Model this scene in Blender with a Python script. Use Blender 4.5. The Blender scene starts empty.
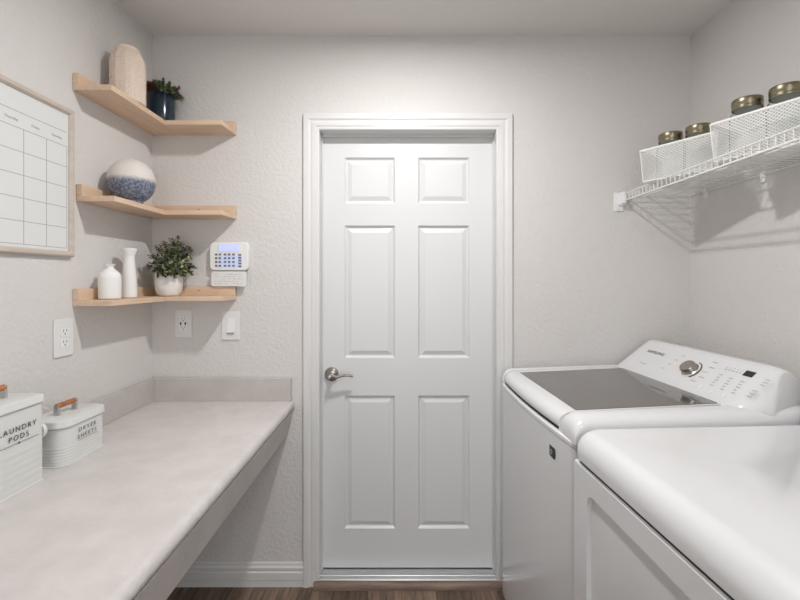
import bpy, bmesh, math, random
from mathutils import Vector, Matrix
random.seed(7)
PI = math.pi
C = bpy.context.scene.collection
H = 1.366                 # eye height of the camera
F = 420.0                 # focal length in pixels of an 800 px wide frame
D = 1.875                 # distance to the back wall
XL, XR, ZC = -1.116, 1.286, 2.451
YN = -1.25                # wall behind the viewer

# ------------------------------------------------------------------ materials
def newmat(name):
    m = bpy.data.materials.new(name); m.use_nodes = True
    nt = m.node_tree
    return m, nt, nt.nodes['Principled BSDF']

def mat(name, col, rough=0.5, metal=0.0, bump=None, mottle=None, spec=None, coat=0, emit=None, trans=0):
    m, nt, b = newmat(name)
    N, L = nt.nodes, nt.links
    b.inputs['Base Color'].default_value = (*col, 1)
    b.inputs['Roughness'].default_value = rough
    b.inputs['Metallic'].default_value = metal
    if spec is not None: b.inputs['Specular IOR Level'].default_value = spec
    if coat: b.inputs['Coat Weight'].default_value = coat; b.inputs['Coat Roughness'].default_value = .05
    if trans: b.inputs['Transmission Weight'].default_value = trans
    if emit:
        b.inputs['Emission Color'].default_value = (*emit[0], 1); b.inputs['Emission Strength'].default_value = emit[1]
    tc = N.new('ShaderNodeTexCoord')
    if mottle:                       # (scale, second colour, detail)
        n = N.new('ShaderNodeTexNoise'); n.inputs['Scale'].default_value = mottle[0]; n.inputs['Detail'].default_value = mottle[2]
        L.new(tc.outputs['Object'], n.inputs['Vector'])
        r = N.new('ShaderNodeValToRGB')
        r.color_ramp.elements[0].position = .35; r.color_ramp.elements[0].color = (*col, 1)
        r.color_ramp.elements[1].position = .65; r.color_ramp.elements[1].color = (*mottle[1], 1)
        L.new(n.outputs['Fac'], r.inputs['Fac']); L.new(r.outputs['Color'], b.inputs['Base Color'])
    if bump:                         # (scale, strength, distance)
        n = N.new('ShaderNodeTexNoise'); n.inputs['Scale'].default_value = bump[0]; n.inputs['Detail'].default_value = 3
        L.new(tc.outputs['Object'], n.inputs['Vector'])
        bp = N.new('ShaderNodeBump'); bp.inputs['Strength'].default_value = bump[1]; bp.inputs['Distance'].default_value = bump[2]
        L.new(n.outputs['Fac'], bp.inputs['Height']); L.new(bp.outputs['Normal'], b.inputs['Normal'])
    return m

M = {}
M['wall'] = mat('wall_paint', (.655, .635, .62), .75, bump=(75, .6, .005), spec=.25)
M['ceil'] = mat('ceiling_paint', (.72, .70, .68), .85, bump=(60, .3, .004), spec=.2)
M['trim'] = mat('trim_paint', (.68, .68, .675), .35)
M['door'] = mat('door_paint', (.675, .68, .685), .38, bump=(30, .04, .002))
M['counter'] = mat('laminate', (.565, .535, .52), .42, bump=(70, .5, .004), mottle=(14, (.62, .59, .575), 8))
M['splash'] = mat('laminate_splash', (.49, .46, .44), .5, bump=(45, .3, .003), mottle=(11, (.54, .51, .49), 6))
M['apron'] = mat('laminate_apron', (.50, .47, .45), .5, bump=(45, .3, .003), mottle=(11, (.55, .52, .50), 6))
M['wood'] = None
M['white'] = mat('appliance_enamel', (.69, .695, .705), .2, coat=.3)
M['whitep'] = mat('white_plastic', (.80, .80, .80), .35)
M['plate'] = mat('plate_plastic', (.74, .745, .74), .35)
M['wire'] = mat('coated_wire', (.82, .81, .79), .4)
M['mesh'] = mat('white_metal_mesh', (.86, .86, .84), .45)
M['tin'] = mat('tin_enamel', (.66, .67, .655), .32)
M['black'] = mat('black_print', (.015, .015, .017), .5)
M['grey'] = mat('grey_print', (.16, .16, .165), .5)
M['lgrey'] = mat('pale_print', (.36, .36, .37), .5)
M['gap'] = mat('dark_gap', (.012, .012, .012), .7)
M['seam'] = mat('grey_seam', (.2, .2, .2), .6)
M['glass_lid'] = mat('smoked_glass', (.075, .067, .061), .06, coat=.6)
M['nickel'] = mat('satin_nickel', (.42, .39, .36), .25, 1)
M['steel'] = mat('steel', (.6, .6, .6), .3, 1)
M['alu'] = mat('aluminium', (.62, .63, .64), .38, .85)
M['ceramic'] = mat('white_ceramic', (.80, .795, .785), .5)
M['cream'] = mat('cream_glaze', (.72, .60, .51), .3)
M['navy'] = mat('navy_glaze', (.012, .026, .045), .16)
M['soil'] = mat('soil', (.03, .022, .016), .9, bump=(120, .8, .01))
M['board'] = mat('whiteboard', (.70, .715, .71), .3)
M['gold'] = mat('antique_brass', (.27, .24, .165), .34, 1)
M['grip'] = mat('handle_wood', (.42, .17, .065), .45, mottle=(40, (.33, .12, .045), 4))
M['lcd'] = mat('lit_display', (.45, .48, .8), .3, emit=((.42, .5, 1), .55))
M['litkey'] = mat('lit_keys', (.5, .55, .7), .4, emit=((.55, .65, 1), .25))
M['dark_key'] = mat('grey_keys', (.14, .15, .19), .5)

def glass_mat():
    m, nt, b = newmat('jar_glass')
    b.inputs['Base Color'].default_value = (.93, .96, .95, 1); b.inputs['Roughness'].default_value = .03
    b.inputs['Transmission Weight'].default_value = 1; b.inputs['IOR'].default_value = 1.15
    return m
M['glass'] = glass_mat()
M['added_lid_disc'] = mat('pale_lid_disc', (.62, .61, .57), .5)  # pale tone for the disc added to lighten the underside of jar lids

def wood_mat(name, c1, c2, scale, rough, axis):
    m, nt, b = newmat(name); N, L = nt.nodes, nt.links
    tc = N.new('ShaderNodeTexCoord'); mp = N.new('ShaderNodeMapping')
    s = [scale*9]*3; s[axis] = scale
    mp.inputs['Scale'].default_value = s
    n = N.new('ShaderNodeTexNoise'); n.inputs['Scale'].default_value = 3; n.inputs['Detail'].default_value = 6; n.inputs['Distortion'].default_value = .6
    r = N.new('ShaderNodeValToRGB')
    r.color_ramp.elements[0].position = .3; r.color_ramp.elements[0].color = (*c1, 1)
    r.color_ramp.elements[1].position = .7; r.color_ramp.elements[1].color = (*c2, 1)
    L.new(tc.outputs['Object'], mp.inputs['Vector']); L.new(mp.outputs['Vector'], n.inputs['Vector'])
    L.new(n.outputs['Fac'], r.inputs['Fac']); L.new(r.outputs['Color'], b.inputs['Base Color'])
    b.inputs['Roughness'].default_value = rough
    return m
M['pine_y'] = wood_mat('pale_pine_along', (.60, .43, .30), (.71, .54, .40), 1.6, .55, 1)
M['pine_x'] = wood_mat('pale_pine_across', (.60, .43, .30), (.71, .54, .40), 1.6, .55, 0)
M['frame'] = wood_mat('bleached_frame_wood', (.50, .43, .37), (.58, .51, .45), 2, .6, 1)
M['strip'] = wood_mat('transition_wood', (.13, .085, .06), (.25, .18, .135), 2, .5, 0)

def floor_mat():
    m, nt, b = newmat('plank_floor'); N, L = nt.nodes, nt.links
    tc = N.new('ShaderNodeTexCoord'); mp = N.new('ShaderNodeMapping')
    mp.inputs['Rotation'].default_value = (0, 0, PI/2)
    br = N.new('ShaderNodeTexBrick')
    br.inputs['Scale'].default_value = 1; br.inputs['Brick Width'].default_value = 1.2; br.inputs['Row Height'].default_value = .15
    br.inputs['Mortar Size'].default_value = .0015; br.offset = .37
    br.inputs['Color1'].default_value = (.185, .13, .095, 1); br.inputs['Color2'].default_value = (.095, .065, .045, 1)
    br.inputs['Mortar'].default_value = (.03, .02, .015, 1)
    L.new(tc.outputs['Object'], mp.inputs['Vector']); L.new(mp.outputs['Vector'], br.inputs['Vector'])
    mp2 = N.new('ShaderNodeMapping'); mp2.inputs['Scale'].default_value = (22, 2.2, 1)
    n = N.new('ShaderNodeTexNoise'); n.inputs['Scale'].default_value = 2.4; n.inputs['Detail'].default_value = 7; n.inputs['Distortion'].default_value = .8
    L.new(tc.outputs['Object'], mp2.inputs['Vector']); L.new(mp2.outputs['Vector'], n.inputs['Vector'])
    r = N.new('ShaderNodeValToRGB'); r.color_ramp.elements[0].position = .3; r.color_ramp.elements[0].color = (.5, .5, .5, 1)
    r.color_ramp.elements[1].position = .72; r.color_ramp.elements[1].color = (1.75, 1.7, 1.65, 1)
    L.new(n.outputs['Fac'], r.inputs['Fac'])
    mx = N.new('ShaderNodeMix'); mx.data_type = 'RGBA'; mx.blend_type = 'MULTIPLY'; mx.inputs['Factor'].default_value = 1
    L.new(br.outputs['Color'], mx.inputs['A']); L.new(r.outputs['Color'], mx.inputs['B'])
    L.new(mx.outputs['Result'], b.inputs['Base Color']); b.inputs['Roughness'].default_value = .45
    return m
M['floor'] = floor_mat()

def two_tone():
    m, nt, b = newmat('two_tone_glaze'); N, L = nt.nodes, nt.links
    tc = N.new('ShaderNodeTexCoord'); sp = N.new('ShaderNodeSeparateXYZ'); L.new(tc.outputs['Object'], sp.inputs[0])
    n = N.new('ShaderNodeTexNoise'); n.inputs['Scale'].default_value = 60; n.inputs['Detail'].default_value = 5
    L.new(tc.outputs['Object'], n.inputs['Vector'])
    ma = N.new('ShaderNodeMath'); ma.operation = 'MULTIPLY_ADD'; ma.inputs[1].default_value = .012
    L.new(n.outputs['Fac'], ma.inputs[0]); L.new(sp.outputs['Z'], ma.inputs[2])
    r = N.new('ShaderNodeValToRGB'); r.color_ramp.elements[0].position = .080; r.color_ramp.elements[0].color = (0, 0, 0, 1)
    r.color_ramp.elements[1].position = .098; r.color_ramp.elements[1].color = (1, 1, 1, 1)
    L.new(ma.outputs[0], r.inputs['Fac'])
    n2 = N.new('ShaderNodeTexNoise'); n2.inputs['Scale'].default_value = 110; n2.inputs['Detail'].default_value = 4
    L.new(tc.outputs['Object'], n2.inputs['Vector'])
    r2 = N.new('ShaderNodeValToRGB'); r2.color_ramp.elements[0].position = .38; r2.color_ramp.elements[0].color = (.075, .095, .155, 1)
    r2.color_ramp.elements[1].position = .68; r2.color_ramp.elements[1].color = (.27, .29, .34, 1)
    L.new(n2.outputs['Fac'], r2.inputs['Fac'])
    mx = N.new('ShaderNodeMix'); mx.data_type = 'RGBA'
    L.new(r.outputs['Color'], mx.inputs['Factor']); L.new(r2.outputs['Color'], mx.inputs['A']); mx.inputs['B'].default_value = (.64, .60, .57, 1)
    L.new(mx.outputs['Result'], b.inputs['Base Color']); b.inputs['Roughness'].default_value = .6
    bp = N.new('ShaderNodeBump'); bp.inputs['Strength'].default_value = .3; bp.inputs['Distance'].default_value = .003
    L.new(n2.outputs['Fac'], bp.inputs['Height']); L.new(bp.outputs['Normal'], b.inputs['Normal'])
    return m
M['twotone'] = two_tone()

def speckle():
    return mat('speckled_ceramic', (.70, .69, .67), .55, bump=(160, .2, .002), mottle=(35, (.80, .79, .77), 4))
M['speckle'] = speckle()

def leaf_mat(name, cols):
    m, nt, b = newmat(name); N, L = nt.nodes, nt.links
    g = N.new('ShaderNodeNewGeometry'); r = N.new('ShaderNodeValToRGB')
    el = r.color_ramp.elements
    el[0].position = 0; el[0].color = (*cols[0], 1); el[1].position = 1; el[1].color = (*cols[-1], 1)
    for i, c in enumerate(cols[1:-1], 1):
        e = el.new(i/(len(cols)-1)); e.color = (*c, 1)
    L.new(g.outputs['Random Per Island'], r.inputs['Fac']); L.new(r.outputs['Color'], b.inputs['Base Color'])
    b.inputs['Roughness'].default_value = .5
    return m
M['leaf'] = leaf_mat('small_leaves', [(.07, .085, .04), (.20, .23, .11), (.36, .39, .20), (.50, .50, .30)])
M['leaf_out'] = leaf_mat('dark_outer_leaves', [(.02, .03, .02), (.045, .06, .035), (.09, .11, .06)])
M['succ'] = leaf_mat('succulent_leaves', [(.05, .09, .04), (.10, .16, .07), (.19, .24, .12), (.06, .10, .05)])
M['succ_red'] = leaf_mat('dark_red_leaves', [(.09, .035, .035), (.20, .075, .06), (.12, .05, .045)])
M['succ_tan'] = leaf_mat('tan_leaves', [(.35, .26, .17), (.45, .33, .22)])

# ------------------------------------------------------------------ mesh helpers
class MB:
    def __init__(s): s.v = []; s.f = []; s.sm = []
    def add(s, verts, faces, mtx=None, smooth=False):
        o = len(s.v)
        for p in verts:
            p = Vector(p); s.v.append(tuple(mtx @ p) if mtx else tuple(p))
        for f in faces: s.f.append(tuple(i+o for i in f)); s.sm.append(smooth)
        return s
    def box(s, x0, x1, y0, y1, z0, z1, mtx=None):
        v = [(x0,y0,z0),(x1,y0,z0),(x1,y1,z0),(x0,y1,z0),(x0,y0,z1),(x1,y0,z1),(x1,y1,z1),(x0,y1,z1)]
        return s.add(v, [(0,3,2,1),(4,5,6,7),(0,1,5,4),(1,2,6,5),(2,3,7,6),(3,0,4,7)], mtx)
    def lathe(s, prof, n=48, mtx=None, cap=True, smooth=True):
        v, f = [], []
        for r, z in prof:
            for k in range(n): a = 2*PI*k/n; v.append((r*math.cos(a), r*math.sin(a), z))
        for i in range(len(prof)-1):
            for k in range(n):
                k2 = (k+1) % n
                f.append((i*n+k, i*n+k2, (i+1)*n+k2, (i+1)*n+k))
        s.add(v, f, mtx, smooth)
        if cap:
            s.add([v[k] for k in range(n)], [tuple(range(n-1, -1, -1))], mtx)
            s.add([v[(len(prof)-1)*n+k] for k in range(n)], [tuple(range(n))], mtx)
        return s
    def loft(s, rings, closed=True, caps=True, mtx=None, smooth=True):
        n = len(rings[0]); v = [p for r in rings for p in r]; f = []
        for i in range(len(rings)-1):
            for k in range(n if closed else n-1):
                k2 = (k+1) % n
                f.append((i*n+k, i*n+k2, (i+1)*n+k2, (i+1)*n+k))
        s.add(v, f, mtx, smooth)
        if caps:
            s.add(list(rings[0]), [tuple(range(n-1, -1, -1))], mtx); s.add(list(rings[-1]), [tuple(range(n))], mtx)
        return s
    def prism(s, poly, axis, a, b, mtx=None, smooth=False):
        def mk(p, t):
            return {'x': (t, p[0], p[1]), 'y': (p[0], t, p[1]), 'z': (p[0], p[1], t)}[axis]
        return s.loft([[mk(p, a) for p in poly], [mk(p, b) for p in poly]], mtx=mtx, smooth=smooth)
    def tube(s, pts, r, n=8, mtx=None, caps=True):
        pts = [Vector(p) for p in pts]; rings = []
        ref = None
        for i, p in enumerate(pts):
            t = (pts[min(i+1, len(pts)-1)] - pts[max(i-1, 0)]).normalized()
            if ref is None or abs(ref.dot(t)) > .95:
                ref = Vector((0,0,1)) if abs(t.z) < .9 else Vector((1,0,0))
            u = t.cross(ref).normalized(); w = t.cross(u).normalized(); ref = u.cross(t) * -1 if False else ref
            rr = r[i] if isinstance(r, (list, tuple)) else r
            rings.append([tuple(p + rr*(math.cos(2*PI*k/n)*u + math.sin(2*PI*k/n)*w)) for k in range(n)])
        return s.loft(rings, caps=caps, mtx=mtx)
    def build(s, name, m, parent=None, bevel=0, seg=3, loc=None, smooth=None, angle=35):
        me = bpy.data.meshes.new(name); me.from_pydata(s.v, [], s.f)
        bm = bmesh.new(); bm.from_mesh(me)
        bmesh.ops.remove_doubles(bm, verts=bm.verts, dist=1e-5)
        bmesh.ops.recalc_face_normals(bm, faces=bm.faces)
        for f in bm.faces: f.smooth = True
        bm.to_mesh(me); bm.free()
        me.set_sharp_from_angle(angle=math.radians(angle))
        me.materials.append(m)
        o = bpy.data.objects.new(name, me); C.objects.link(o)
        if parent: o.parent = parent
        if loc: o.location = loc
        if bevel:
            b = o.modifiers.new('Bevel', 'BEVEL'); b.width = bevel; b.segments = seg; b.limit_method = 'ANGLE'; b.angle_limit = math.radians(40)
            b.harden_normals = True
        return o

def tag(o, label=None, cat=None, group=None, kind=None):
    if label: o['label'] = label
    if cat: o['category'] = cat
    if group: o['group'] = group
    if kind: o['kind'] = kind
    return o
def thing(name, label, cat, loc, rz=0, group=None):
    o = bpy.data.objects.new(name, None); C.objects.link(o); o.empty_display_size = .05
    o.location = loc; o.rotation_euler = (0, 0, rz)
    return tag(o, label, cat, group)
def struct(mb, name, m, label, cat, bevel=0, **k):
    return tag(mb.build(name, m, None, bevel, **k), label, cat, None, 'structure')
def copy_tree(o, parent=None):
    c = o.copy(); C.objects.link(c)
    if parent: c.parent = parent
    for ch in list(o.children): copy_tree(ch, c)
    return c
def lettering(text, size, m, mtx, name='lettering', parent=None, spacing=1.0, align='CENTER', squash=1.0):
    cu = bpy.data.curves.new(name, 'FONT'); cu.body = text; cu.size = size; cu.align_x = align; cu.align_y = 'CENTER'; cu.space_character = spacing
    cu.extrude = .0002; cu.resolution_u = 3
    t = bpy.data.objects.new('tmp', cu); C.objects.link(t)
    dg = bpy.context.evaluated_depsgraph_get(); me = bpy.data.meshes.new_from_object(t.evaluated_get(dg))
    bpy.data.objects.remove(t); bpy.data.curves.remove(cu)
    me.transform(mtx @ Matrix.Diagonal((squash, 1, 1, 1))); me.materials.clear(); me.materials.append(m)
    o = bpy.data.objects.new(name, me); C.objects.link(o); o.parent = parent
    return o
def frame_m(origin, ex, ey):
    ex = Vector(ex).normalized(); ey = Vector(ey).normalized(); ez = ex.cross(ey).normalized()
    m = Matrix((ex, ey, ez)).transposed().to_4x4(); m.translation = Vector(origin)
    return m
def rrect(x0, x1, y0, y1, r, n=6):
    pts = []
    for cx, cy, a0 in ((x1-r, y1-r, 0), (x0+r, y1-r, PI/2), (x0+r, y0+r, PI), (x1-r, y0+r, 1.5*PI)):
        for k in range(n+1):
            a = a0 + PI/2*k/n; pts.append((cx+r*math.cos(a), cy+r*math.sin(a)))
    return pts
def arcpts(cx, cy, r, a0, a1, n=8):
    return [(cx+r*math.cos(a0+(a1-a0)*k/n), cy+r*math.sin(a0+(a1-a0)*k/n)) for k in range(n+1)]

# ------------------------------------------------------------------ the room
DX0, DX1, DZ = -.368, .420, 2.030          # door opening
T = .16
b = MB().box(XL-T, XR+T, YN-T-1.5, D+.5, -.1, 0); struct(b, 'floor', M['floor'], 'brown wood plank floor', 'floor')
b = MB().box(XL-T, XR+T, YN-T, D+T, ZC, ZC+.1); struct(b, 'ceiling', M['ceil'], 'pale grey textured ceiling', 'ceiling')
b = MB().box(XL-T, XL, YN-T, D+T, 0, ZC); struct(b, 'wall_left', M['wall'], 'warm grey textured wall behind the counter and calendar', 'wall')
b = MB().box(XR, XR+T, YN-T, D+T, 0, ZC); struct(b, 'wall_right', M['wall'], 'warm grey textured wall behind the wire shelf', 'wall')
b = MB().box(XL, DX0-.018, D, D+T, 0, ZC).box(DX1+.018, XR, D, D+T, 0, ZC).box(DX0-.018, DX1+.018, D, D+T, DZ+.018, ZC)
struct(b, 'wall_back', M['wall'], 'warm grey textured wall around the white door', 'wall')
b = MB().box(XL, -.62, YN-T, YN, 0, ZC).box(.62, XR, YN-T, YN, 0, ZC).box(-.62, .62, YN-T, YN, 2.1, ZC)
struct(b, 'wall_front', M['wall'], 'warm grey wall with a doorway behind the viewer', 'wall')

# jamb with stops
b = MB()
jd0, jd1 = D-.002, D+.135
b.box(DX0-.018, DX0, jd0, jd1, 0, DZ+.018).box(DX1, DX1+.018, jd0, jd1, 0, DZ+.018).box(DX0, DX1, jd0, jd1, DZ, DZ+.018)
b.box(DX0, DX0+.004, D+.050, D+.063, .03, DZ).box(DX1-.004, DX1, D+.050, D+.063, .03, DZ).box(DX0+.004, DX1-.004, D+.050, D+.063, DZ-.013, DZ)
struct(b, 'trim_2', M['trim'], 'white door jamb with narrow stops', 'door jamb', .001, seg=1)

# casing: mitred moulded profile  (w across from the opening, d out of the wall)
CW = .071
prof = [(0, 0), (0, .009), (.004, .011), (.013, .011), (.016, .014), (.030, .0145), (.034, .012), (.040, .0125), (.047, .017), (.062, .018), (.068, .017), (.071, .013), (.071, 0)]
rings = []
for (px, pz, sx, sz) in ((DX0, 0, -1, 0), (DX0, DZ, -1, 1), (DX1, DZ, 1, 1), (DX1, 0, 1, 0)):
    rings.append([(px+sx*w, D-d, pz+sz*w) for w, d in prof])
b = MB().loft(rings, smooth=False); struct(b, 'trim_1', M['trim'], 'white moulded casing around the door', 'door casing', angle=20)

# baseboards
bp = [(0, 0), (.014, 0), (.014, .028), (.0155, .032), (.0155, .064), (.010, .068), (.0105, .073), (.013, .077), (.013, .085), (.007, .091), (.007, .098), (.004, .104), (0, .104)]
def baseb(name, p0, p1, nrm, label):
    p0, p1, n = Vector(p0), Vector(p1), Vector(nrm)
    r = [[tuple(p + n*d + Vector((0,0,z))) for d, z in bp] for p in (p0, p1)]
    struct(MB().loft(r, smooth=False), name, M['trim'], label, 'baseboard', angle=15)
baseb('baseboard_back', (XL, D, 0), (DX0-CW, D, 0), (0, -1, 0), 'white stepped baseboard under the counter left of the door')
baseb('baseboard_right', (XR, YN, 0), (XR, D, 0), (-1, 0, 0), 'white stepped baseboard behind the washer and dryer')
baseb('baseboard_left', (XL, YN, 0), (XL, D, 0), (1, 0, 0), 'white stepped baseboard on the wall under the counter')
baseb('baseboard_corner', (DX1+CW, D, 0), (XR, D, 0), (0, -1, 0), 'white stepped baseboard right of the door')

# threshold and transition strip
b = MB().prism([(D-.008, 0), (D-.008, .0265), (D-.005, .0285), (D+.012, .0290), (D+.014, .0275), (D+.018, .0275), (D+.020, .0295), (D+.063, .0290), (D+.12, .029), (D+.12, 0)], 'x', DX0-.004, DX1+.004)
for x in (DX0+.075, DX1-.075): b.lathe([(.007, 0), (.006, .002)], 12, Matrix.Translation((x, D+.038, .0290)))
struct(b, 'trim_3', M['alu'], 'aluminium door threshold with two screws', 'threshold', .001)
b = MB().prism([(D-.036, 0), (D-.036, .006), (D-.033, .016), (D-.027, .023), (D-.018, .0265), (D-.009, .0265), (D-.009, 0)], 'x', DX0-.022, DX1+.03)
struct(b, 'trim_4', M['strip'], 'brown wood transition strip in front of the threshold', 'transition strip')

# door slab with six moulded panels
dx0, dx1, dz0, dz1 = DX0+.003, DX1-.003, .033, DZ-.003
yf = D+.065
S = F/yf
cols = [((344.5-402)/S, (395-402)/S), ((418-402)/S, (469.5-402)/S)]
rows = [((279-528.5)/S+H, (279-395.5)/S+H), ((279-358)/S+H, (279-225.5)/S+H), ((279-203.5)/S+H, (279-157.5)/S+H)]
xs = [dx0, *cols[0], *cols[1], dx1]; zs = [dz0, *rows[0], *rows[1], *rows[2], dz1]
b = MB()
for i in range(5):
    for j in range(7):
        x0, x1, z0, z1 = xs[i], xs[i+1], zs[j], zs[j+1]
        if i in (1, 3) and j in (1, 3, 5):
            R = []
            for ins, dep in ((0, 0), (.003, .004), (.008, .010), (.013, .011), (.033, .003), (.036, .003)):
                R.append([(x0+ins, yf+dep, z0+ins), (x1-ins, yf+dep, z0+ins), (x1-ins, yf+dep, z1-ins), (x0+ins, yf+dep, z1-ins)])
            b.loft(R, caps=False, smooth=False); b.add(R[-1], [(0, 1, 2, 3)])
        else:
            b.add([(x0, yf, z0), (x1, yf, z0), (x1, yf, z1), (x0, yf, z1)], [(0, 1, 2, 3)])
b.box(dx0, dx1, yf+.0125, yf+.04, dz0, dz1)
for (a, c) in (((dx0, dz0), (dx1, dz0)), ((dx1, dz0), (dx1, dz1)), ((dx1, dz1), (dx0, dz1)), ((dx0, dz1), (dx0, dz0))):
    b.add([(a[0], yf, a[1]), (c[0], yf, c[1]), (c[0], yf+.0125, c[1]), (a[0], yf+.0125, a[1])], [(0, 1, 2, 3)])
door = struct(b, 'door_1', M['door'], 'white six-panel door with a lever handle', 'door', angle=12)
MB().box(dx0, dx1, yf-.001, yf+.03, .0292, .0330).build('door_sweep', M['gap'], door)
hx, hz = (331-402)/(F/(yf-.02)), (279-375)/(F/(yf-.02))+H
mt = Matrix.Translation((hx, yf, hz)) @ Matrix.Rotation(PI/2, 4, 'X')
lev = MB()
pts = [(hx, yf-.045, hz), (hx+.012, yf-.05, hz-.001), (hx+.03, yf-.05, hz-.003), (hx+.05, yf-.049, hz+.002), (hx+.07, yf-.048, hz+.005), (hx+.088, yf-.046, hz+.003), (hx+.103, yf-.045, hz-.002)]
lev.tube(pts, [.010, .010, .0075, .0062, .0058, .0055, .004], 10)
lev.lathe([(.011, .0), (.011, .052), (.009, .056), (.004, .058)], 20, mt)
lv = lev.build('door_handle', M['nickel'], door); lv['label'] = 'satin nickel lever handle'
MB().lathe([(.0325, 0), (.0325, .006), (.030, .011), (.022, .015), (.012, .018)], 36, mt).build('rose', M['nickel'], lv)
MB().lathe([(.006, 0), (.006, .028), (.004, .03)], 12, Matrix.Translation((hx, yf-.040, hz-.0)) @ Matrix.Rotation(PI/2, 4, 'X')).build('lock_button', M['steel'], lv)

# ------------------------------------------------------------------ counter
ct = thing('counter', 'long pale beige laminate counter along the left wall', 'counter', (XL+.0015, D-.0015, 0))
zt = -.540 + H
xf = -.480 - XL
top = [(0, zt), (xf-.022, zt)] + [(xf-.022+.022*math.sin(a), zt-.022+.022*math.cos(a)) for a in [PI*k/10 for k in range(1, 11)]] + [(xf-.03, zt-.042), (0, zt-.03)]
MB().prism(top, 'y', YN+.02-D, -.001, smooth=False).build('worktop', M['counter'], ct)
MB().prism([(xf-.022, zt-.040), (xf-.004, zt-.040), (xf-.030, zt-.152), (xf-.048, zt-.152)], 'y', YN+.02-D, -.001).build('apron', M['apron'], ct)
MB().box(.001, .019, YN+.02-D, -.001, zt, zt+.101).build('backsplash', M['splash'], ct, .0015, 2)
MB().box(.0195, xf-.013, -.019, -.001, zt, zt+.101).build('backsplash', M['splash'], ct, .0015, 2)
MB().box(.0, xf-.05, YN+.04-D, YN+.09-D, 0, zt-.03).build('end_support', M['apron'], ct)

# ------------------------------------------------------------------ floating corner shelves
SW, ST, CT = .132, .019, .02
def corner_shelf(zb, la, lb, label):
    t = thing('corner_shelf', label, 'shelf', (XL+.001, D-.001, zb+H), 0, 'L-shaped pine corner shelves')
    bd = MB().prism([(0, -la), (SW, -la), (SW, 0), (0, 0)], 'z', 0, ST)
    o1 = bd.build('side_board', M['pine_y'], t, .001, 1)
    MB().prism([(SW, -SW), (lb-.010, -SW), (lb, -.02), (lb, 0), (SW, 0)], 'z', 0, ST).build('rear_board', M['pine_x'], t, .001, 1)
    MB().box(.0005, CT, -la, -.0005, ST, .0585).build('side_ledge', M['pine_y'], t, .001, 1)
    q = MB().box(CT, lb, -CT, -.0005, ST, .0585).build('rear_ledge', M['pine_x'], t, .001, 1)
    k = MB().lathe([(.0035, 0), (.0025, .0006)], 10, Matrix.Translation((lb-.16, -CT, .041)) @ Matrix.Rotation(PI/2, 4, 'X') @ Matrix.Diagonal((1.3, .8, 1, 1)))
    k.build('knot', M['grip'], q)
    return t
Z1, Z2, Z3 = .640, .266, -.092
corner_shelf(Z1, .4525, .377, 'topmost pale pine corner shelf, holding a cream vase and a navy pot')
corner_shelf(Z2, .438, .377, 'middle pale pine corner shelf, holding one round two-tone vase')
corner_shelf(Z3, .4525, .377, 'lowest pale pine corner shelf, holding white vases and a potted plant')

# cream woven-texture vase
vz = Z1+ST+H+.0006
v = MB(); n, rows_ = 180, 150; Hh = .208
def vr(t):
    if t < .03: return .050+.005*math.sqrt(max(0, t/.03))
    if t < .74: return .055
    if t < .97:
        s = (t-.74)/.23; return .055-.0165*(s*s*(3-2*s))
    return .0385+.002*math.sin((t-.97)/.03*PI)
vv, ff = [], []
for i in range(rows_+1):
    t = i/rows_; z = t*Hh
    for k in range(n):
        a = 2*PI*k/n; q = a/(2*PI)*11; tri = abs((q % 1)-.5)*2
        w = (z*80 + tri*1.5) % 1
        d = .0042*math.sin(w*PI)*min(1, max(0, (.95-t)*20)) * (.55+.45*min(1, 6*abs(tri-.5)*abs(tri-.5)*4+.3))
        r = vr(t)+d
        vv.append((r*math.cos(a), r*math.sin(a), z))
for i in range(rows_):
    for k in range(n):
        k2 = (k+1) % n; ff.append((i*n+k, i*n+k2, (i+1)*n+k2, (i+1)*n+k))
v.add(vv, ff, None, True)
v.lathe([(.0395, Hh), (.036, Hh), (.034, Hh-.04)], n, cap=False)
v.add([(0.052*math.cos(2*PI*k/n), .052*math.sin(2*PI*k/n), 0) for k in range(n)], [tuple(range(n))])
o = v.build('vase', M['cream'], None, loc=(-1.034, 1.585, vz), angle=60)
tag(o, 'tall cream vase with raised herringbone texture on the top shelf', 'vase')

# navy pot with succulents
def leaf(mb, base, d, ln, w, up=Vector((0, 0, 1)), fold=.25, curl=.15):
    d = d.normalized(); s = d.cross(up)
    s = s.normalized() if s.length > .01 else Vector((1, 0, 0))
    nrm = s.cross(d).normalized()
    p = [base, base+d*ln*.35+s*w*.5+nrm*w*fold, base+d*ln*.75+s*w*.38-nrm*ln*curl*.4+nrm*w*fold*.6, base+d*ln-nrm*ln*curl,
         base+d*ln*.75-s*w*.38-nrm*ln*curl*.4+nrm*w*fold*.6, base+d*ln*.35-s*w*.5+nrm*w*fold, base+d*ln*.4, base+d*ln*.75-nrm*ln*curl*.4]
    mb.add(p, [(0, 1, 6), (0, 6, 5), (1, 2, 7, 6), (6, 7, 4, 5), (2, 3, 7), (7, 3, 4)])
pt = thing('succulent_pot', 'navy glazed pot of succulents in the corner of the top shelf', 'potted plant', (-1.025, 1.788, vz))
MB().lathe([(.045, 0), (.051, .003), (.053, .02), (.0535, .117), (.052, .125), (.049, .126), (.047, .122), (.047, .104)], 48).build('pot', M['navy'], pt)
MB().lathe([(.047, .09), (.047, .108), (.02, .111)], 32).build('soil', M['soil'], pt)
rnd = random.Random(3)
g, rd, tn = MB(), MB(), MB()
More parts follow.
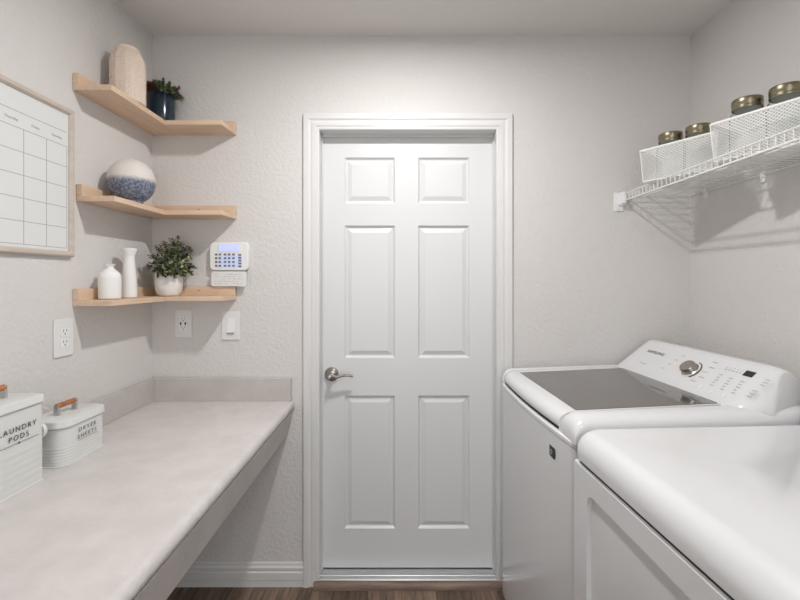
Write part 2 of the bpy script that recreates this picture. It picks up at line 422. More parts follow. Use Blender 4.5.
for i in range(26):
    a = 2*PI*i/26*3.1+rnd.uniform(-.2, .2); rr = .046*math.sqrt((i+.5)/26)
    c = Vector((rr*math.cos(a), rr*math.sin(a), .114+rnd.uniform(0, .008)))
    tgt = rd if i in (2, 4, 5, 8, 11, 14, 17, 20, 23) else g
    axis = (Vector((math.cos(a), math.sin(a), 0))*(rr/.046)*.8+Vector((0, 0, 1))).normalized()
    hgt = rnd.uniform(.026, .050)
    e = axis.orthogonal().normalized(); f_ = axis.cross(e)
    for k in range(26):
        q = k/26; th = k*2.4
        rad = (e*math.cos(th)+f_*math.sin(th))
        leaf(tgt, c+axis*hgt*q, rad*(1.1-.7*q)+axis*(.3+q), .026*(1.1-.5*q), .010, axis, .4, .05)
for i in range(26):
    a = rnd.uniform(-1.3, .8); c = Vector((.043*math.cos(a), .043*math.sin(a), .118)); ln_ = rnd.randint(6, 11)
    for k in range(ln_):
        q = c+Vector((math.cos(a)*.0042*k, math.sin(a)*.0042*k, .0055*k-.0007*k*k))
        for z_ in range(2):
            leaf(tn if i in (1, 9, 15) else g, q, Vector((math.cos(a)+rnd.uniform(-1, 1), math.sin(a)+rnd.uniform(-1, 1), rnd.uniform(-.4, .9))), .015, .007)
g.build('leaves', M['succ'], pt); o = rd.build('leaves', M['succ_red'], pt); o['label'] = 'dark red succulent rosettes'
o = tn.build('leaves', M['succ_tan'], pt); o['label'] = 'tan trailing leaves'

# round two-tone vase
rz_ = Z2+ST+H+.0006
prof = [(.034, 0), (.038, .0015)]
for k in range(1, 30):
    a = -PI/2+PI*(.12+.81*k/30); prof.append((.079*math.cos(a)**.92, .083+.083*math.sin(a)))
prof += [(.012, .1655), (.010, .1685), (.0085, .168), (.008, .16)]
o = MB().lathe(prof, 64).build('round_vase', M['twotone'], None, loc=(-1.022, 1.588, rz_))
tag(o, 'round vase, white above and mottled blue below, on the middle shelf', 'vase')

# white vases on the lowest shelf
wz = Z3+ST+H+.0006
prof = [(.030, 0), (.0345, .003), (.0355, .01), (.0355, .075), (.034, .086), (.028, .096), (.018, .105), (.0125, .110), (.0115, .114), (.0125, .119), (.0165, .1225), (.0165, .125), (.012, .125), (.010, .115)]
o = MB().lathe(prof, 48).build('bottle_vase', M['ceramic'], None, loc=(-1.052, 1.513, wz))
tag(o, 'short white bottle vase with a small lip, leftmost on the lowest shelf', 'vase')
prof = [(.022, 0), (.026, .003), (.0262, .03), (.0235, .09), (.0195, .135), (.018, .155), (.0185, .163), (.026, .180), (.0285, .187), (.0285, .190), (.026, .190), (.017, .172), (.015, .15)]
o = MB().lathe(prof, 48).build('flared_vase', M['ceramic'], None, loc=(-1.050, 1.617, wz))
tag(o, 'tall slim white vase with a flared rim on the lowest shelf', 'vase')

# leafy plant in a white pot
pp = thing('potted_plant', 'bushy small-leaved plant in a round white pot on the lowest shelf', 'potted plant', (-.998, 1.798, wz))
MB().lathe([(.030, 0), (.038, .002), (.047, .014), (.052, .035), (.0535, .055), (.053, .08), (.0525, .093), (.051, .097), (.048, .096), (.047, .09), (.047, .07)], 48).build('pot', M['speckle'], pp)
MB().lathe([(.046, .06), (.046, .082), (.02, .085)], 32).build('soil', M['soil'], pp)
rnd = random.Random(11)
st, lf, lo = MB(), MB(), MB()
for i in range(150):
    ga = i*2.39996; el = math.asin(1-1.25*(i+.5)/150)
    core = i % 3 == 0
    L_ = rnd.uniform(.05, .075) if core else rnd.uniform(.082, .118)
    if el < .1: L_ *= .72
    d = Vector((math.cos(ga)*math.cos(el), math.sin(ga)*math.cos(el), math.sin(el)))
    if d.y > 0: d.y *= .6
    base = Vector((rnd.uniform(-.018, .018)+.019, rnd.uniform(-.018, .018), .092))
    tip = base+Vector((d.x*.78, d.y*.8, d.z*1.55 if d.z > 0 else d.z*.8))*L_
    if el < .1: base = base+Vector((d.x, d.y, 0))*.03; tip.z += .006
    pts = [base.lerp(tip, t)+Vector((0, 0, .010*math.sin(t*PI))) for t in (0, .25, .5, .75, 1)]
    st.tube(pts, .0008, 4)
    dn = (tip-base).normalized()
    nl = 8 if core else 11
    for k in range(nl):
        t = .3+.7*k/(nl-1); p = base.lerp(tip, t)+Vector((0, 0, .010*math.sin(t*PI)))
        side = dn.cross(Vector((rnd.uniform(-1, 1), rnd.uniform(-1, 1), rnd.uniform(-1, 1)))).normalized()
        outer = (not core) and t > .74 and rnd.random() < .75
        upv = Vector((rnd.uniform(-.6, .6), -.6, 1)).normalized()
        for sg in (-1, 1):
            leaf(lo if outer else lf, p, side*sg+dn*.5, rnd.uniform(.010, .016), rnd.uniform(.009, .012), upv, .12, .15)
st.build('stems', M['soil'], pp); o = lf.build('leaves', M['leaf'], pp); o2 = lo.build('leaves', M['leaf_out'], pp); o2['label'] = 'dark leaves at the stem tips'

# ------------------------------------------------------------------ wall calendar (left wall)
cb = thing('wall_calendar', 'framed white dry-erase month calendar on the left wall', 'calendar', (XL, 1.099, 0))
y0, y1, z0, z1 = .785-1.099, 1.412-1.099, .073+H, .563+H
FW = .019
fr = MB()
prof = [(0, .001), (0, .014), (.005, .019), (.014, .019), (FW, .013), (FW, .001)]
rings = [[(d, yy+sy*w, zz+sz*w) for w, d in prof] for yy, zz, sy, sz in ((y0, z0, 1, 1), (y1, z0, -1, 1), (y1, z1, -1, -1), (y0, z1, 1, -1))]
rings.append(rings[0]); fr.loft(rings, caps=False, smooth=False)
fr.build('frame', M['frame'], cb, angle=20)
pn = MB().box(.002, .009, y0+.012, y1-.012, z0+.012, z1-.012).build('panel', M['board'], cb)
ln = MB(); xx = .0093; lw = .0009
cw = .079; yr = 1.387-1.099; yl = yr-7*cw
rowz = [.1017+.067*k+H for k in range(6)]; hz2 = .483+H
for z in rowz+[hz2]: ln.box(.0088, xx, yl, yr, z-lw, z+lw)
for k in range(8): ln.box(.0088, xx, yl+k*cw-lw, yl+k*cw+lw, rowz[0], rowz[-1])
ln.build('grid_lines', M['lgrey'], pn)
for k, d in enumerate(['Saturday', 'Friday', 'Thursday', 'Wednesday', 'Tuesday', 'Monday', 'Sunday']):
    lettering(d, .0115, M['lgrey'], frame_m((.0094, yr-cw*(k+.5), (rowz[-1]+hz2)/2-.002), (0, 1, 0), (0, 0, 1)), 'day_name', pn)

# ------------------------------------------------------------------ outlets, switch, keypad
def plate(t, w, h, mtx):
    MB().prism(rrect(-w/2, w/2, -h/2, h/2, .004, 4), 'z', .0005, .006, mtx).build('cover_plate', M['plate'], t, .002, 2)
IY = frame_m((0, 0, 0), (1, 0, 0), (0, 0, 1))              # back wall: x right, y up, z towards the room
IX = frame_m((0, 0, 0), (0, 1, 0), (0, 0, 1))              # left wall
def slots(mb, cx, cy, m, s=1, usb=False):
    mb.box(cx-.0075*s, cx-.005*s, cy+.001, cy+.009*s, .0082, .0088, m).box(cx+.005*s, cx+.0075*s, cy+.001, cy+.009*s, .0082, .0088, m)
    mb.lathe([(.0027, .0082), (.0027, .0088)], 10, m @ Matrix.Translation((cx, cy-.006*s, 0)))
t = thing('wall_outlet', 'white wall outlet on the left wall below the calendar', 'outlet', (XL, (1.345+1.418)/2, .265+.0+H-.4635))
oz = 0
t.location = (XL, 1.381, (279-337.5)*1.381/F+H)
plate(t, .079, .124, IX)
MB().prism(rrect(-.017, .017, .004, .032, .008, 5), 'z', .005, .0083, IX).build('socket', M['whitep'], t)
MB().prism(rrect(-.017, .017, -.032, -.004, .008, 5), 'z', .005, .0083, IX).build('socket', M['whitep'], t)
sl = MB(); slots(sl, 0, .018, IX); sl.build('slots', M['seam'], t); sl = MB(); slots(sl, 0, -.018, IX); sl.build('slots', M['seam'], t)
t = thing('wall_outlet', 'white wall outlet with charging ports under the lowest shelf', 'outlet', ((184-402)/224, D, (279-323.5)/224+H))
plate(t, .074, .122, IY)
MB().prism(rrect(-.0168, .0168, -.0335, .0335, .002, 3), 'z', .005, .0083, IY).build('socket', M['whitep'], t, .001, 1)
for q in (.019, -.019): sl = MB(); slots(sl, 0, q, IY, .9); sl.build('slots', M['seam'], t)
sl = MB().box(-.0135, -.007, -.006, .007, .0082, .0088, IY).box(.007, .0135, -.006, .007, .0082, .0088, IY); sl.build('charging_ports', M['black'], t)
t = thing('light_switch', 'white rocker light switch right of the outlet on the back wall', 'switch', ((231.2-402)/224, D, (279-325.5)/224+H))
plate(t, .079, .126, IY)
MB().prism(rrect(-.0168, .0168, -.0335, .0335, .002, 3), 'z', .005, .007, IY).build('switch_frame', M['whitep'], t)
MB().prism([(-.031, .007), (-.031, .0125), (-.006, .0095), (.031, .0075), (.031, .006)], 'x', -.0145, .0145, frame_m((0,0,0), (1,0,0), (0,0,1))).build('rocker', M['whitep'], t, .001, 1)
MB().box(-.0145, .0145, -.0345, -.0305, .0071, .0128, IY).build('dark_edge', M['seam'], t)

kp = thing('alarm_keypad', 'white alarm keypad with a lit blue display and open flap', 'alarm keypad', ((228.5-402)/227.6, D, H))
kz0, kz1 = (279-270.5)/227.6, (279-242)/227.6
kw = .171/2
bd = MB().prism(rrect(-kw, kw, kz0, kz1, .022, 6), 'z', .0005, .026, IY).build('housing', M['whitep'], kp, .005, 3)
MB().prism(rrect(-.052, .046, kz1-.047, kz1-.009, .004, 3), 'z', .0255, .0268, IY).build('screen_bezel', M['plate'], kp)
MB().box(-.042, .046, kz1-.041, kz1-.012, .0265, .0275, IY).build('display', M['lcd'], kp)
kb = MB().box(-.040, .058, kz0+.012, kz0+.098-.03, .0255, .0265, IY)
kb.build('key_backlight', M['litkey'], kp)
ky = MB()
for r_ in range(4):
    for c_ in (-.060, -.044, -.021, -.003, .016):
        yy = kz0+.017+r_*.0165
        ky.box(c_, c_+.010, yy, yy+.008, .0262, .0282, IY)
ky.build('number_keys', M['dark_key'], kp)
ky = MB()
for r_ in range(5):
    yy = kz0+.015+r_*.0125; ky.box(.042, .055, yy, yy+.0075, .0262, .0282, IY)
ky.build('function_keys', M['dark_key'], kp)
fm = Matrix.Translation((0, 0, 0)) @ IY
fl = MB().loft([[(x, y_, zz) for x, y_ in rrect(-.076, .078, kz0-.004-.066, kz0-.004, .01, 4)] for zz in (.024, .030)], mtx=IY, smooth=False)
fo = fl.build('flap', M['plate'], kp, .001, 1)
mk = MB()
rnd = random.Random(5)
for r_ in range(5):
    x = -.062
    while x < .055:
        w = rnd.uniform(.006, .016)
        if rnd.random() < .8: mk.box(x, x+w, kz0-.018-r_*.010, kz0-.0165-r_*.010, .0298, .0304, IY)
        x += w+.005
mk.build('flap_print', M['lgrey'], fo)

# ------------------------------------------------------------------ tins on the counter
def tin(name, label, y0, y1, x0, x1, h, lid_h, r, lines, col, size, ribs0):
    cx, cy = (x0+x1)/2, (y0+y1)/2
    t = thing(name, label, 'tin', (cx, cy, zt+.0006))
    hx, hy = (x1-x0)/2, (y1-y0)/2
    rings = []
    hb = h-lid_h
    for i in range(81):
        z = hb*i/80; f_ = z/hb; off = -.002
        if f_ < .02: off = .0005
        elif f_ < ribs0: off = -.002+.0006*abs(math.sin((f_-.02)/(ribs0-.02)*PI*6))
        rings.append([(x, y, z) for x, y in rrect(-hx-off*0-.0+(-off), hx+off, -hy-off, hy+off, r, 7)])
    MB().loft(rings).build('body', M['tin'], t, angle=50)
    e = .0025
    lid = MB()
    lid.loft([[(x, y, z) for x, y in rrect(-hx-o_, hx+o_, -hy-o_, hy+o_, r+max(o_, -.004), 7)] for o_, z in ((e-.001, hb), (e, hb+.002), (e, hb+.006), (e-.001, hb+.008), (e-.001, h-.006), (e-.0025, h-.002), (e-.007, h)) ])
    lo_ = lid.build('lid', M['tin'], t, angle=40)
    MB().loft([[(x, y, z) for x, y in rrect(-hx-o_, hx+o_, -hy-o_, hy+o_, r, 7)] for o_, z in ((-.0005, hb-.0018), (-.0005, hb))]).build('seam', M['seam'], lo_)
    hp = .034; hxx = -.006
    for sg in (-1, 1):
        hd = MB().box(hxx-.007, hxx+.007, sg*hp-.0045, sg*hp+.0045, h-.001, h+.032)
        hd.box(hxx-.008, hxx+.008, sg*hp-(.010 if sg > 0 else .004), sg*hp+(.010 if sg < 0 else .004), h-.001, h+.002)
        hd.build('handle_post', M['steel'], t, .001, 1)
    MB().lathe([(.006, -hp-.003), (.0078, -hp-.001), (.0078, hp+.001), (.006, hp+.003)], 20, Matrix.Translation((hxx, 0, h+.027)) @ Matrix.Rotation(PI/2, 4, 'X')).build('wooden_grip', M['grip'], t)
    for txt, ty, tz, sz, sp in lines:
        lettering(txt, sz, col, frame_m((hx+.0003, ty-cy, tz), (0, 1, 0), (0, 0, 1)), 'lettering', t, sp, squash=1.0)
    return t, hx, hy, cy
# text heights above the worktop
t, hx_, hy_, cy_ = tin('storage_tin', 'tall white tin lettered LAUNDRY PODS on the counter, nearest the viewer', .966, 1.138, -1.084, -.964, .232, .022, .014,
    [('LAUNDRY', 1.055, .163, .0185, 1.35), ('PODS', 1.057, .142, .0185, 1.35)], M['black'], .0185, .52)
MB().box(hx_-.0002, hx_+.0004, 1.0-cy_, 1.115-cy_, .1272, .1280).lathe([(.0025, 0), (.0025, .0006)], 10, frame_m((hx_, 1.058-cy_, .1276), (0, 1, 0), (0, 0, 1))).build('underline', M['black'], t)
lp = MB().lathe([(.006, -.0005), (.022, -.0005), (.0235, .004), (.022, .010), (.017, .013), (.004, .0135)], 32, Matrix.Translation((hx_-.026, hy_-.001, .127)) @ Matrix.Rotation(-PI/2, 4, 'X'))
lp.build('side_handle', M['tin'], t)
t, hx_, hy_, cy_ = tin('storage_tin', 'short white tin lettered DRYER SHEETS with a wooden handle on its lid', 1.196, 1.384, -1.0885, -.964, .131, .022, .038,
    [('DRYER', 1.288, .0885, .0175, 1.5), ('SHEETS', 1.287, .0685, .0175, 1.45)], M['grey'], .0165, .5)
MB().box(hx_-.0002, hx_+.0004, 1.252-cy_, 1.328-cy_, .0575, .0582).build('underline', M['grey'], t)

# ------------------------------------------------------------------ wire shelf, baskets, jars
SX = .98; SZ = .377+H
YS0 = .45
ws = thing('wire_shelf', 'white ventilated wire shelf high on the right wall', 'shelf', (XR, D, SZ))
wx = SX-XR
ys = -(D-YS0)
cr = MB(); y = -.012
while y > ys:
    cr.tube([(-.004, y, -.002), (wx+.003, y, 0), (wx, y, -.004), (wx, y, -.031)], .0015, 6); y -= .0254
cr.build('cross_wires', M['wire'], ws)
lw_ = MB()
for x, z, r in ((wx, .0, .0026), (wx, -.031, .0030), (-.006, -.006, .0028), (-.10, -.005, .0024), (-.20, -.004, .0024)):
    lw_.tube([(x, -.004, z), (x, ys, z)], r, 8)
lw_.build('long_wires', M['wire'], ws)
bk = MB().box(wx-.036, wx+.006, -.006, -.0005, -.075, .008).box(wx-.012, wx+.008, -.032, -.006, -.042, .008).box(wx-.02, wx+.006, -.02, -.006, -.050, -.038)
for z in (.0, -.066): bk.lathe([(.005, 0), (.004, .003)], 12, Matrix.Translation((wx-.022, -.006, z)) @ Matrix.Rotation(PI/2, 4, 'X'))
bk.build('end_bracket', M['whitep'], ws, .002, 2)
for yy in (1.77, 1.49, 1.20, .92, .64):
    c = MB().box(-.012, -.0005, yy-D-.007, yy-D+.007, -.018, .004).box(-.008, -.0005, yy-D-.009, yy-D+.009, -.034, -.012)
    c.lathe([(.004, 0), (.003, .002)], 10, Matrix.Translation((-.008, yy-D, -.024)) @ Matrix.Rotation(-PI/2, 4, 'Y'))
    c.build('wall_clip', M['whitep'], ws, .0015, 2)

BL, BW, BH = .262, .17, .127
def basket_root(loc, rz, label):
    t = thing('mesh_basket', label, 'basket', loc, rz, 'white mesh baskets on the wire shelf')
    tp = .008
    lat = MB()
    def panel(p00, p10, p11, p01):
        P = [Vector(p) for p in (p00, p10, p11, p01)]
        Lw = (P[1]-P[0]).length; Lh = (P[3]-P[0]).length
        def at(u, w): return P[0].lerp(P[1], u).lerp(P[3].lerp(P[2], u), w)
        pitch = .0118; hw = .00185
        asp = 1.25
        nn = int((Lw+Lh*asp)/pitch)+1
        nr = (P[1]-P[0]).cross(P[3]-P[0]).normalized()*.0003
        for sgn in (1, -1):
            for i in range(nn):
                # line u*Lw - sgn*w*Lh*asp = c
                c = i*pitch-(Lh*asp if sgn > 0 else 0)
                seg = []
                for w in (0.0, 1.0):
                    seg.append((c+sgn*w*Lh*asp, w*Lh))
                (a0, b0), (a1, b1) = seg
                # clip in u to [0, Lw]
                def clip(t0, t1):
                    if abs(a1-a0) < 1e-9: return (t0, t1)
                    ta, tb = (0-a0)/(a1-a0), (Lw-a0)/(a1-a0)
                    if ta > tb: ta, tb = tb, ta
                    return max(t0, ta), min(t1, tb)
                ta, tb = clip(0, 1)
                if tb-ta < .02: continue
                q = []
                for tt in (ta, tb):
                    for s in (-1, 1):
                        uu = min(Lw, max(0, a0+(a1-a0)*tt+s*hw)); q.append(at(uu/Lw, (b0+(b1-b0)*tt)/Lh)+nr*sgn)
                lat.add(q, [(0, 1, 3, 2)])
    b0 = [(tp, -BL+tp, .003), (tp, -tp, .003), (BW-tp, -tp, .003), (BW-tp, -BL+tp, .003)]
    t0 = [(0, -BL, BH), (0, 0, BH), (BW, 0, BH), (BW, -BL, BH)]
    for i in range(4):
        j = (i+1) % 4; panel(b0[i], b0[j], t0[j], t0[i])
    lat.build('mesh_sides', M['mesh'], t)
    MB().add(b0, [(0, 1, 2, 3)]).build('base', M['mesh'], t)
    rim = MB()
    rr = [(x, y) for x, y in rrect(0, BW, -BL, 0, .006, 3)]; rr.append(rr[0])
    rim.loft([[(x+dx, y+dy, z) for dx, dy, z in ((0, 0, BH-.007), (0, 0, BH+.001))] for x, y in rr], closed=False, caps=False)
    ro = rim.build('rim', M['mesh'], t); so = ro.modifiers.new('Solid', 'SOLIDIFY'); so.thickness = .0025; so.offset = 0
    ed = MB()
    for a, c_ in zip(b0, t0): ed.tube([a, c_], .0018, 6)
    for i in range(4): ed.tube([b0[i], b0[(i+1) % 4]], .0018, 6)
    ed.build('corner_wires', M['mesh'], t)
    return t
R1 = math.atan2(.52, .853)     # long side swings away from the shelf front
zb_ = SZ+.0015
B1 = Vector((.938, 1.655, zb_)); B2 = Vector((1.006, 1.372, zb_))
k1 = basket_root(B1, R1, 'white mesh basket at the far end of the wire shelf')
k2 = copy_tree(k1); k2.location = B2; k2.rotation_euler.z = math.radians(26); k2['label'] = 'white mesh basket nearer the viewer on the wire shelf'

def jar(loc, h, label, src=None):
    if src:
        c = copy_tree(src); c.location = loc; c['label'] = label; return c
    t = thing('glass_jar', label, 'jar', loc, 0, 'lidded glass jars in the mesh baskets')
    g_ = [(.040, 0), (.045, .003), (.047, .012), (.047, h-.062), (.045, h-.048), (.0385, h-.038), (.0385, h-.006), (.0365, h-.006), (.0365, h-.038), (.043, h-.049), (.045, h-.062), (.045, .013), (.042, .006), (.0, .005)]
    MB().lathe(g_, 40, cap=False).add([(.040*math.cos(2*PI*k/40), .040*math.sin(2*PI*k/40), 0) for k in range(40)], [tuple(range(40))]).build('jar_body', M['glass'], t)
    MB().lathe([(.0388, h-.034), (.0405, h-.034), (.0412, h-.031), (.0412, h-.028), (.0398, h-.026), (.0398, h-.021), (.0412, h-.018), (.0412, h-.004), (.040, h-.001), (.037, h), (.001, h)], 48, cap=False).build('lid', M['gold'], t, angle=30)
    MB().lathe([(.001, h-.034), (.0360, h-.034), (.0360, h-.030), (.001, h-.030)], 40, cap=False).build('added_lid_disc', M['added_lid_disc'], t)  # added disc, hides the dark lid interior so the underside looks light
    return t
def inb(B, rz, u, v):           # u across, v along the long side
    return (B.x+u*math.cos(rz)+v*math.sin(rz), B.y+u*math.sin(rz)-v*math.cos(rz), zb_+.0045)
r2 = math.radians(26)
j1 = jar(inb(B1, R1, .091, .068), .185, 'brass-lidded glass jar leftmost in the far mesh basket')
jar(inb(B1, R1, .091, .166), .185, 'brass-lidded glass jar second from the left, in the far mesh basket', j1)
j3 = jar(inb(B2, r2, .091, .062), .197, 'brass-lidded glass jar third from the left, in the nearer mesh basket')
jar(inb(B2, r2, .091, .162), .197, 'brass-lidded glass jar at the right edge, in the nearer mesh basket', j3)

# ------------------------------------------------------------------ washer
RA = math.radians(3.17)
W = .686; hw = W/2
wa = thing('washing_machine', 'white top-load washer with smoked glass lid and control console', 'washing machine', (.434, 1.477, 0), RA)
def bow(v):
    tt = abs(v)/hw
    return .016*tt**2
def plan(u_back, n=28, inset=0, rc=.03):
    """outline (u, v) with a bowed front and rounded corners"""
    pts = []
    for k in range(n+1):
        v_ = -hw+rc+(W-2*rc)*k/n
        pts.append((bow(v_)+inset, v_))
    cb_ = bow(hw-rc)
    top_ = [(cb_+rc-rc*math.cos(a)+inset, hw-rc+rc*math.sin(a)-inset) for a in [PI/2*k/8 for k in range(1, 9)]]
    bot_ = [(u, -v_) for u, v_ in reversed(top_)]
    return bot_ + pts + top_ + [(u_back, hw-inset), (u_back, -hw+inset)]
zb = .905
MB().loft([[(u, v_, z) for u, v_ in plan(.72, inset=i_)] for i_, z in ((.012, .015), (.0, .03), (0, zb-.004), (.003, zb))], smooth=False).build('body', M['white'], wa, angle=25)
for su, sv in ((.06, -1), (.06, 1), (.64, -1), (.64, 1)):
    MB().lathe([(.02, 0), (.022, .004), (.022, .012), (.012, .02)], 16, Matrix.Translation((su, sv*(hw-.06), 0))).build('foot', M['seam'], wa)
LV0, LV1 = -.246, .322       # lid span
tp = MB()
tp.loft([[(u, v_, z) for u, v_ in plan(.725, inset=i_)] for i_, z in ((.004, zb), (-.002, zb+.003), (-.002, zb+.012), (.004, zb+.016))], smooth=False)
# rear deck and narrow far rim
tp.box(.52, .72, -hw+.01, hw-.01, zb+.01, .972)
tpo = tp.build('top_frame', M['white'], wa, angle=30)
# near arm rim with a rounded arch section
def rim(v0, v1, zt_, u1):
    rings = []
    for i in range(25):
        s = i/24
        if s < .5: a = s*2*PI/2; du = .05*(1-math.sin(a)); hh = math.sin(a)**.6 if a > 0 else 0
        else: du = 0; hh = 1
        u = bow((v0+v1)/2)+.002+(0.05*(1-math.cos(s*2*PI/2)) if s < .5 else .05+(u1-.05)*(s-.5)*2)
        zt2 = zb+.012+(zt_-zb-.012)*hh + (0 if s < .5 else .012*(s-.5)*2)
        ring = []
        vm = v1-v0
        for k in range(21):
            q = k/20; a = PI*q
            vv_ = v0+vm/2-vm/2*math.copysign(abs(math.cos(a))**.75, math.cos(a))
            ring.append((u, vv_, zb+.012+(zt2-zb-.012)*max(0, math.sin(a))**.5))
        rings.append(ring)
    return MB().loft(rings, closed=True, caps=True)
rim(-hw-.001, -.240, .988, .70).build('side_rim', M['white'], wa, angle=60)
rim(LV1+.002, hw+.001, .980, .56).build('side_rim', M['white'], wa, angle=60)
# lid: profile swept across with the bowed front
def lid_ring(v_):
    tt = max(0, (v_-(LV1-.04))/.04); e = .03*(1-math.sqrt(max(0, 1-min(1, tt)**2)))
    f_ = bow(v_)+e
    pr = [(.014, zb+.029), (.004, zb+.029), (.002, zb+.036), (.004, zb+.047), (.010, zb+.057), (.020, zb+.065), (.034, zb+.0705), (.05, zb+.072), (.515, .991), (.515, .955), (.03, zb+.035)]
    return [(u+(f_ if u < .1 else 0), v_, z) for u, z in pr]
MB().loft([lid_ring(LV0+(LV1-LV0)*k/30) for k in range(31)]).build('lid', M['white'], wa, angle=40)
MB().loft([[(u+bow(v_), v_, z) for u, z in ((.010, zb+.012), (.010, zb+.033), (.05, zb+.033), (.05, zb+.012))] for v_ in [LV0+(LV1-LV0-.01)*k/20 for k in range(21)]]).build('lid_gap', M['gap'], wa)
sl_ = (.991-.977)/(.505-.05)
def lidz(u): return .977+(u-.05)*sl_
gl = MB()
GV0, GV1, GU0, GU1 = -.238, .262, .060, .509
rr = rrect(GU0, GU1, GV0, GV1, .006, 3)
def gfix(u, v_): return u+(.024*((v_+.0)/.25)**2*.35 if u < .2 else 0)
gl.loft([[(gfix(u, v_), v_, lidz(u)+d) for u, v_ in rr] for d in (-.004, .0012)], smooth=False)
gl.build('glass_panel', M['glass_lid'], wa)
# console
CU = .031; CV0, CV1 = -.335, .341
def console_ring(v_):
    if v_ < 0: q = max(0, (CV0+.06-v_)/.06); amp, top_, zd_ = .085, .018, .014
    else: q = max(0, (v_-(CV1-.05))/.05); amp, top_, zd_ = .04, .016, .012
    k = 1-math.sqrt(max(0, 1-min(1, q)**2)); fb, ft, zz = amp*k, top_*k, zd_*k
    pts = [(.478+fb, .955), (.474+fb, .975), (.479+fb, .990)]
    for q_ in (.25, .5, .75): pts.append((.479+fb+(.602-.479-fb+ft)*q_, .990+(1.094-zz-.990)*q_))
    pts += [(.602+ft, 1.094-zz), (.612+ft, 1.102-zz), (.626+ft, 1.106-zz), (.648+ft*.5, 1.104-zz), (.69, 1.082-zz), (.712, 1.04), (.712, .93), (.645, .93)]
    sc_ = .155 if v_ < 0 else .07
    return [(u+CU, v_*(1-sc_*max(0, z-.985)/.12) if u < .64+ft*.5 else v_*(1-sc_*.95), z) for u, z in pts]
vs = [CV0+.06*(1-math.cos(PI/2*k/14)) for k in range(15)]+[-.2, -.1, 0, .1, .2]+[CV1-.05*(1-math.cos(PI/2*k/12)) for k in range(12, -1, -1)]
MB().loft([console_ring(v_) for v_ in vs]).build('console', M['white'], wa, angle=50)
fo_ = Vector((.479+CU, 0, .990)); fe = Vector((.602-.479, 0, 1.094-.990)); fl_ = fe.length; fe.normalize()
fn = Vector((-fe.z, 0, fe.x))
def face(s, v_, h=0): return fo_+fe*(s*fl_)+Vector((0, v_, 0))+fn*h
def facem(s, v_, h=.0006): return frame_m(face(s, v_, h), (0, -1, 0), fe)
lettering('SAMSUNG', .020, M['black'], facem(.745, .186), 'logo', wa, 1.0, squash=1.12)
dm = facem(.55, -.034, 0)
dl = MB().lathe([(.031, 0), (.031, .003), (.0285, .0045), (.0265, .018), (.0245, .022), (.010, .0225), (.001, .0225)], 48, dm, cap=False).build('dial', M['nickel'], wa)
MB().lathe([(.0315, .0008), (.0335, .0012), (.0335, .003), (.031, .0035)], 48, dm, cap=False).build('dial_skirt', M['whitep'], dl)
ar = [(0.0385*math.cos(a), .039*math.sin(a), .001) for a in [-.9+k*2.3/24 for k in range(25)]]
MB().tube(ar, .0016, 6, dm).build('dial_scale', M['black'], wa)
ds = facem(.83, -.232)
MB().box(-.0165, .0165, -.011, .011, 0, .0006, ds).build('display', M['black'], wa)
rnd = random.Random(9)
def dash(s, v_, ln_, th=.0028):
    v_ -= .028; MB().box(0, ln_, -th/2, th/2, 0, .0004, facem(s, v_, .0004)).build('printed_mark', M['lgrey'], wa)
for q in range(4): dash(.88-.16*q-.02, .085-.002*q+.012*q, .014)      # left of dial
for q in range(5): dash(.90-.15*q, -.055-.006*(q % 2)+.008*(q > 3), .022)   # right of dial
for q in range(5): dash(.80, -.118-.0135*q, .008); dash(.86, -.118-.0135*q, .004)
for c_ in range(3):
    for q in range(5): dash(.62-.075*q+.02*(c_ == 0), -.118-.042*c_-.002*q, .013-.003*(q % 2))
for q in range(3): dash(.80-.07*q, -.262, .014); dash(.50-.07*q, -.258, .018)
dash(.34, .240, .04, .0035)
for c_, s_ in ((-.105, .22), (-.15, .18), (-.20, .2)):
    MB().lathe([(.007, 0), (.007, .0006)], 16, facem(s_, c_-.028, .0004)).build('button', M['plate'], wa)
MB().box(0, .05, -.0012, .0012, 0, .0005, frame_m((.52, -.225, .9915), (0, -1, 0), (1, 0, 0))).build('hinge_slot', M['gap'], wa)
# round-cornered sticker on the front
sm_ = frame_m((bow(-.215)-.0006, -.215, .846), (0, -1, 0), (0, 0, 1))
stk = MB().box(-.021, .015, -.0165, .0165, 0, .0005, sm_).build('energy_sticker', M['black'], wa)
mk = MB().box(.018, .021, -.0145, .0165, 0, .0005, sm_); mk.build('sticker_bar', M['black'], stk)
ring = MB()
ring.tube([(-.007+.006*math.cos(2*PI*k/16), -.002+.007*math.sin(2*PI*k/16), .0006) for k in range(17)], .0012, 5, sm_)
ring.build('sticker_print', M['lgrey'], stk)

# ------------------------------------------------------------------ dryer
dr = thing('clothes_dryer', 'white clothes dryer with a smooth rounded top, nearest the viewer beside the washer', 'clothes dryer', (.470, .768, 0), RA)
zd = .899
MB().prism(rrect(.010, .72, -hw+.002, hw-.002, .014, 4), 'z', .02, zd).build('body', M['white'], dr, .002, 2)
for su, sv in ((.06, -1), (.06, 1), (.64, -1), (.64, 1)):
    MB().lathe([(.02, 0), (.022, .004), (.022, .012), (.012, .022)], 16, Matrix.Translation((su, sv*(hw-.06), 0))).build('foot', M['seam'], dr)
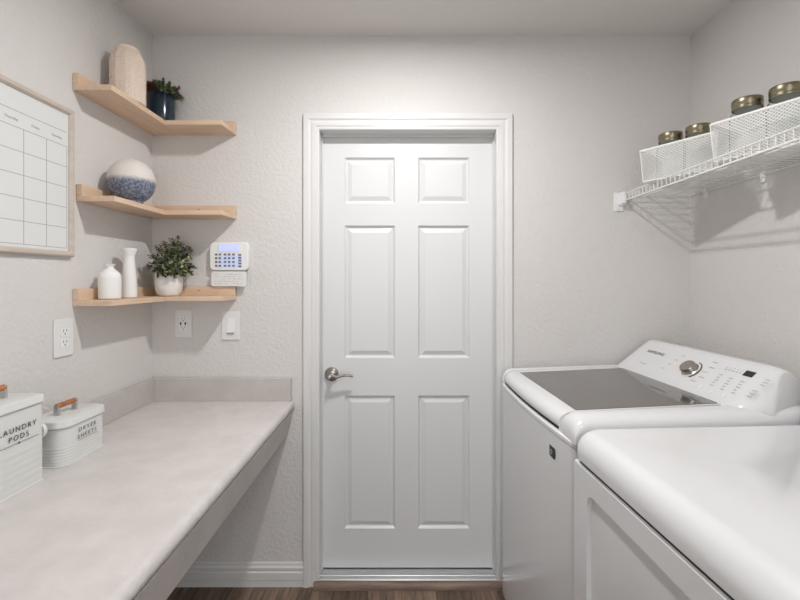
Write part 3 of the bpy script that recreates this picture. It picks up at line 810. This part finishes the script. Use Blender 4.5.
# top: rounded slab, front edge rounded most
rings = []
for i in range(13):
    a = PI/2*i/12
    ins_f, z = .045*(1-math.cos(a)) , .923+.054*math.sin(a)
    ins_s = .030*(1-math.cos(a))
    rings.append([(u, v_, z) for u, v_ in rrect(-.004+ins_f, .725, -hw+ins_s, hw-ins_s, .045-.01*math.sin(a), 7)])
low = [[(u, v_, z) for u, v_ in rrect(i_, .725, -hw+max(0, i_), hw-max(0, i_), .045, 7)] for i_, z in ((.006, zd+.004), (-.003, zd+.008))]
MB().loft(low+rings).build('top_panel', M['white'], dr, angle=50)
MB().prism(rrect(.006, .70, -hw+.006, hw-.006, .03, 5), 'z', zd-.004, zd+.006).build('top_gap', M['gap'], dr)
# front panel with a recessed door
fp = MB()
yo = (-hw+.004, hw-.004); zo = (.10, zd-.004); yi = (-hw+.074, hw-.074); zi = (.18, zd-.060)
O = [(0, yo[0], zo[0]), (0, yo[1], zo[0]), (0, yo[1], zo[1]), (0, yo[0], zo[1])]
def rr3(u, i_, r=.03): return [(u, y_, z_) for y_, z_ in rrect(yi[0]+i_, yi[1]-i_, zi[0]+i_, zi[1]-i_, r, 5)]
def ro3(u, i_): return [(u, y_, z_) for y_, z_ in rrect(yo[0]+i_, yo[1]-i_, zo[0]+i_, zo[1]-i_, .008, 5)]
fp.loft([ro3(.02, 0), ro3(.004, 0), ro3(.0, .004), rr3(0, 0), rr3(.004, .004), rr3(.016, .007), rr3(.018, .012)], caps=True, smooth=False)
fp.build('front_panel', M['white'], dr, angle=30)
dd_ = MB().loft([[(u, y_, z_) for y_, z_ in rrect(yi[0]+i_, yi[1]-i_, zi[0]+i_, zi[1]-i_, .026, 5)] for u, i_ in ((.019, .016), (.0165, .016), (.0155, .018))], smooth=False)
do = dd_.build('door', M['white'], dr, angle=30)
MB().box(.006, .012, yi[0]+.03, yi[0]+.05, .55, .68).build('door_pull', M['whitep'], do, .002, 2)
# console standing at the back of the top
def dc(v_):
    s = max(0, (abs(v_)-(hw-.05))/.05); k = 1-math.sqrt(max(0, 1-s*s))
    return [(u, v_, z) for u, z in ((.620+.05*k, .955), (.622+.04*k, .985), (.66+.02*k, 1.094-.01*k), (.68, 1.106-.01*k), (.71, 1.10-.01*k), (.735, 1.05), (.735, .94))]
vs2 = [-hw+.05*(1-math.cos(PI/2*k/8)) for k in range(9)]; vs2 += [-v_ for v_ in reversed(vs2)]
MB().loft([dc(v_) for v_ in vs2]).build('console', M['white'], dr, angle=50)
dm2 = frame_m((.641, 0, 1.04), (0, -1, 0), (.038, 0, .109))
MB().lathe([(.031, 0), (.0265, .018), (.0245, .022), (.001, .0225)], 40, dm2, cap=False).build('dial', M['nickel'], dr)

# ------------------------------------------------------------------ light and camera
def disk(name, loc, size, power, col=(1, .99, .98)):
    l = bpy.data.lights.new(name, 'AREA'); l.shape = 'DISK'; l.size = size; l.energy = power; l.color = col
    o = bpy.data.objects.new(name, l); C.objects.link(o); o.location = loc
    return o
disk('ceiling_lamp', (0, 1.11, ZC-.02), .085, 19)
disk('entry_lamp', (.47, -.40, ZC-.02), .12, 7.5)
w = bpy.data.worlds.new('World'); bpy.context.scene.world = w; w.use_nodes = True
w.node_tree.nodes['Background'].inputs[0].default_value = (.97, .985, 1, 1); w.node_tree.nodes['Background'].inputs[1].default_value = 2.9

cam = bpy.data.cameras.new('camera'); co = bpy.data.objects.new('camera', cam); C.objects.link(co)
cam.sensor_fit = 'HORIZONTAL'; cam.sensor_width = 36; cam.lens = F/800*36; cam.clip_start = .02
YAW = 0.0
co.location = (0, 0, H); co.rotation_euler = (PI/2, 0, YAW)
cam.shift_y = -21/800; cam.shift_x = -2/800
bpy.context.scene.camera = co
sc = bpy.context.scene
sc.view_settings.view_transform = 'Standard'; sc.view_settings.look = 'None'; sc.view_settings.exposure = 0
sc.cycles.max_bounces = 10; sc.cycles.diffuse_bounces = 6
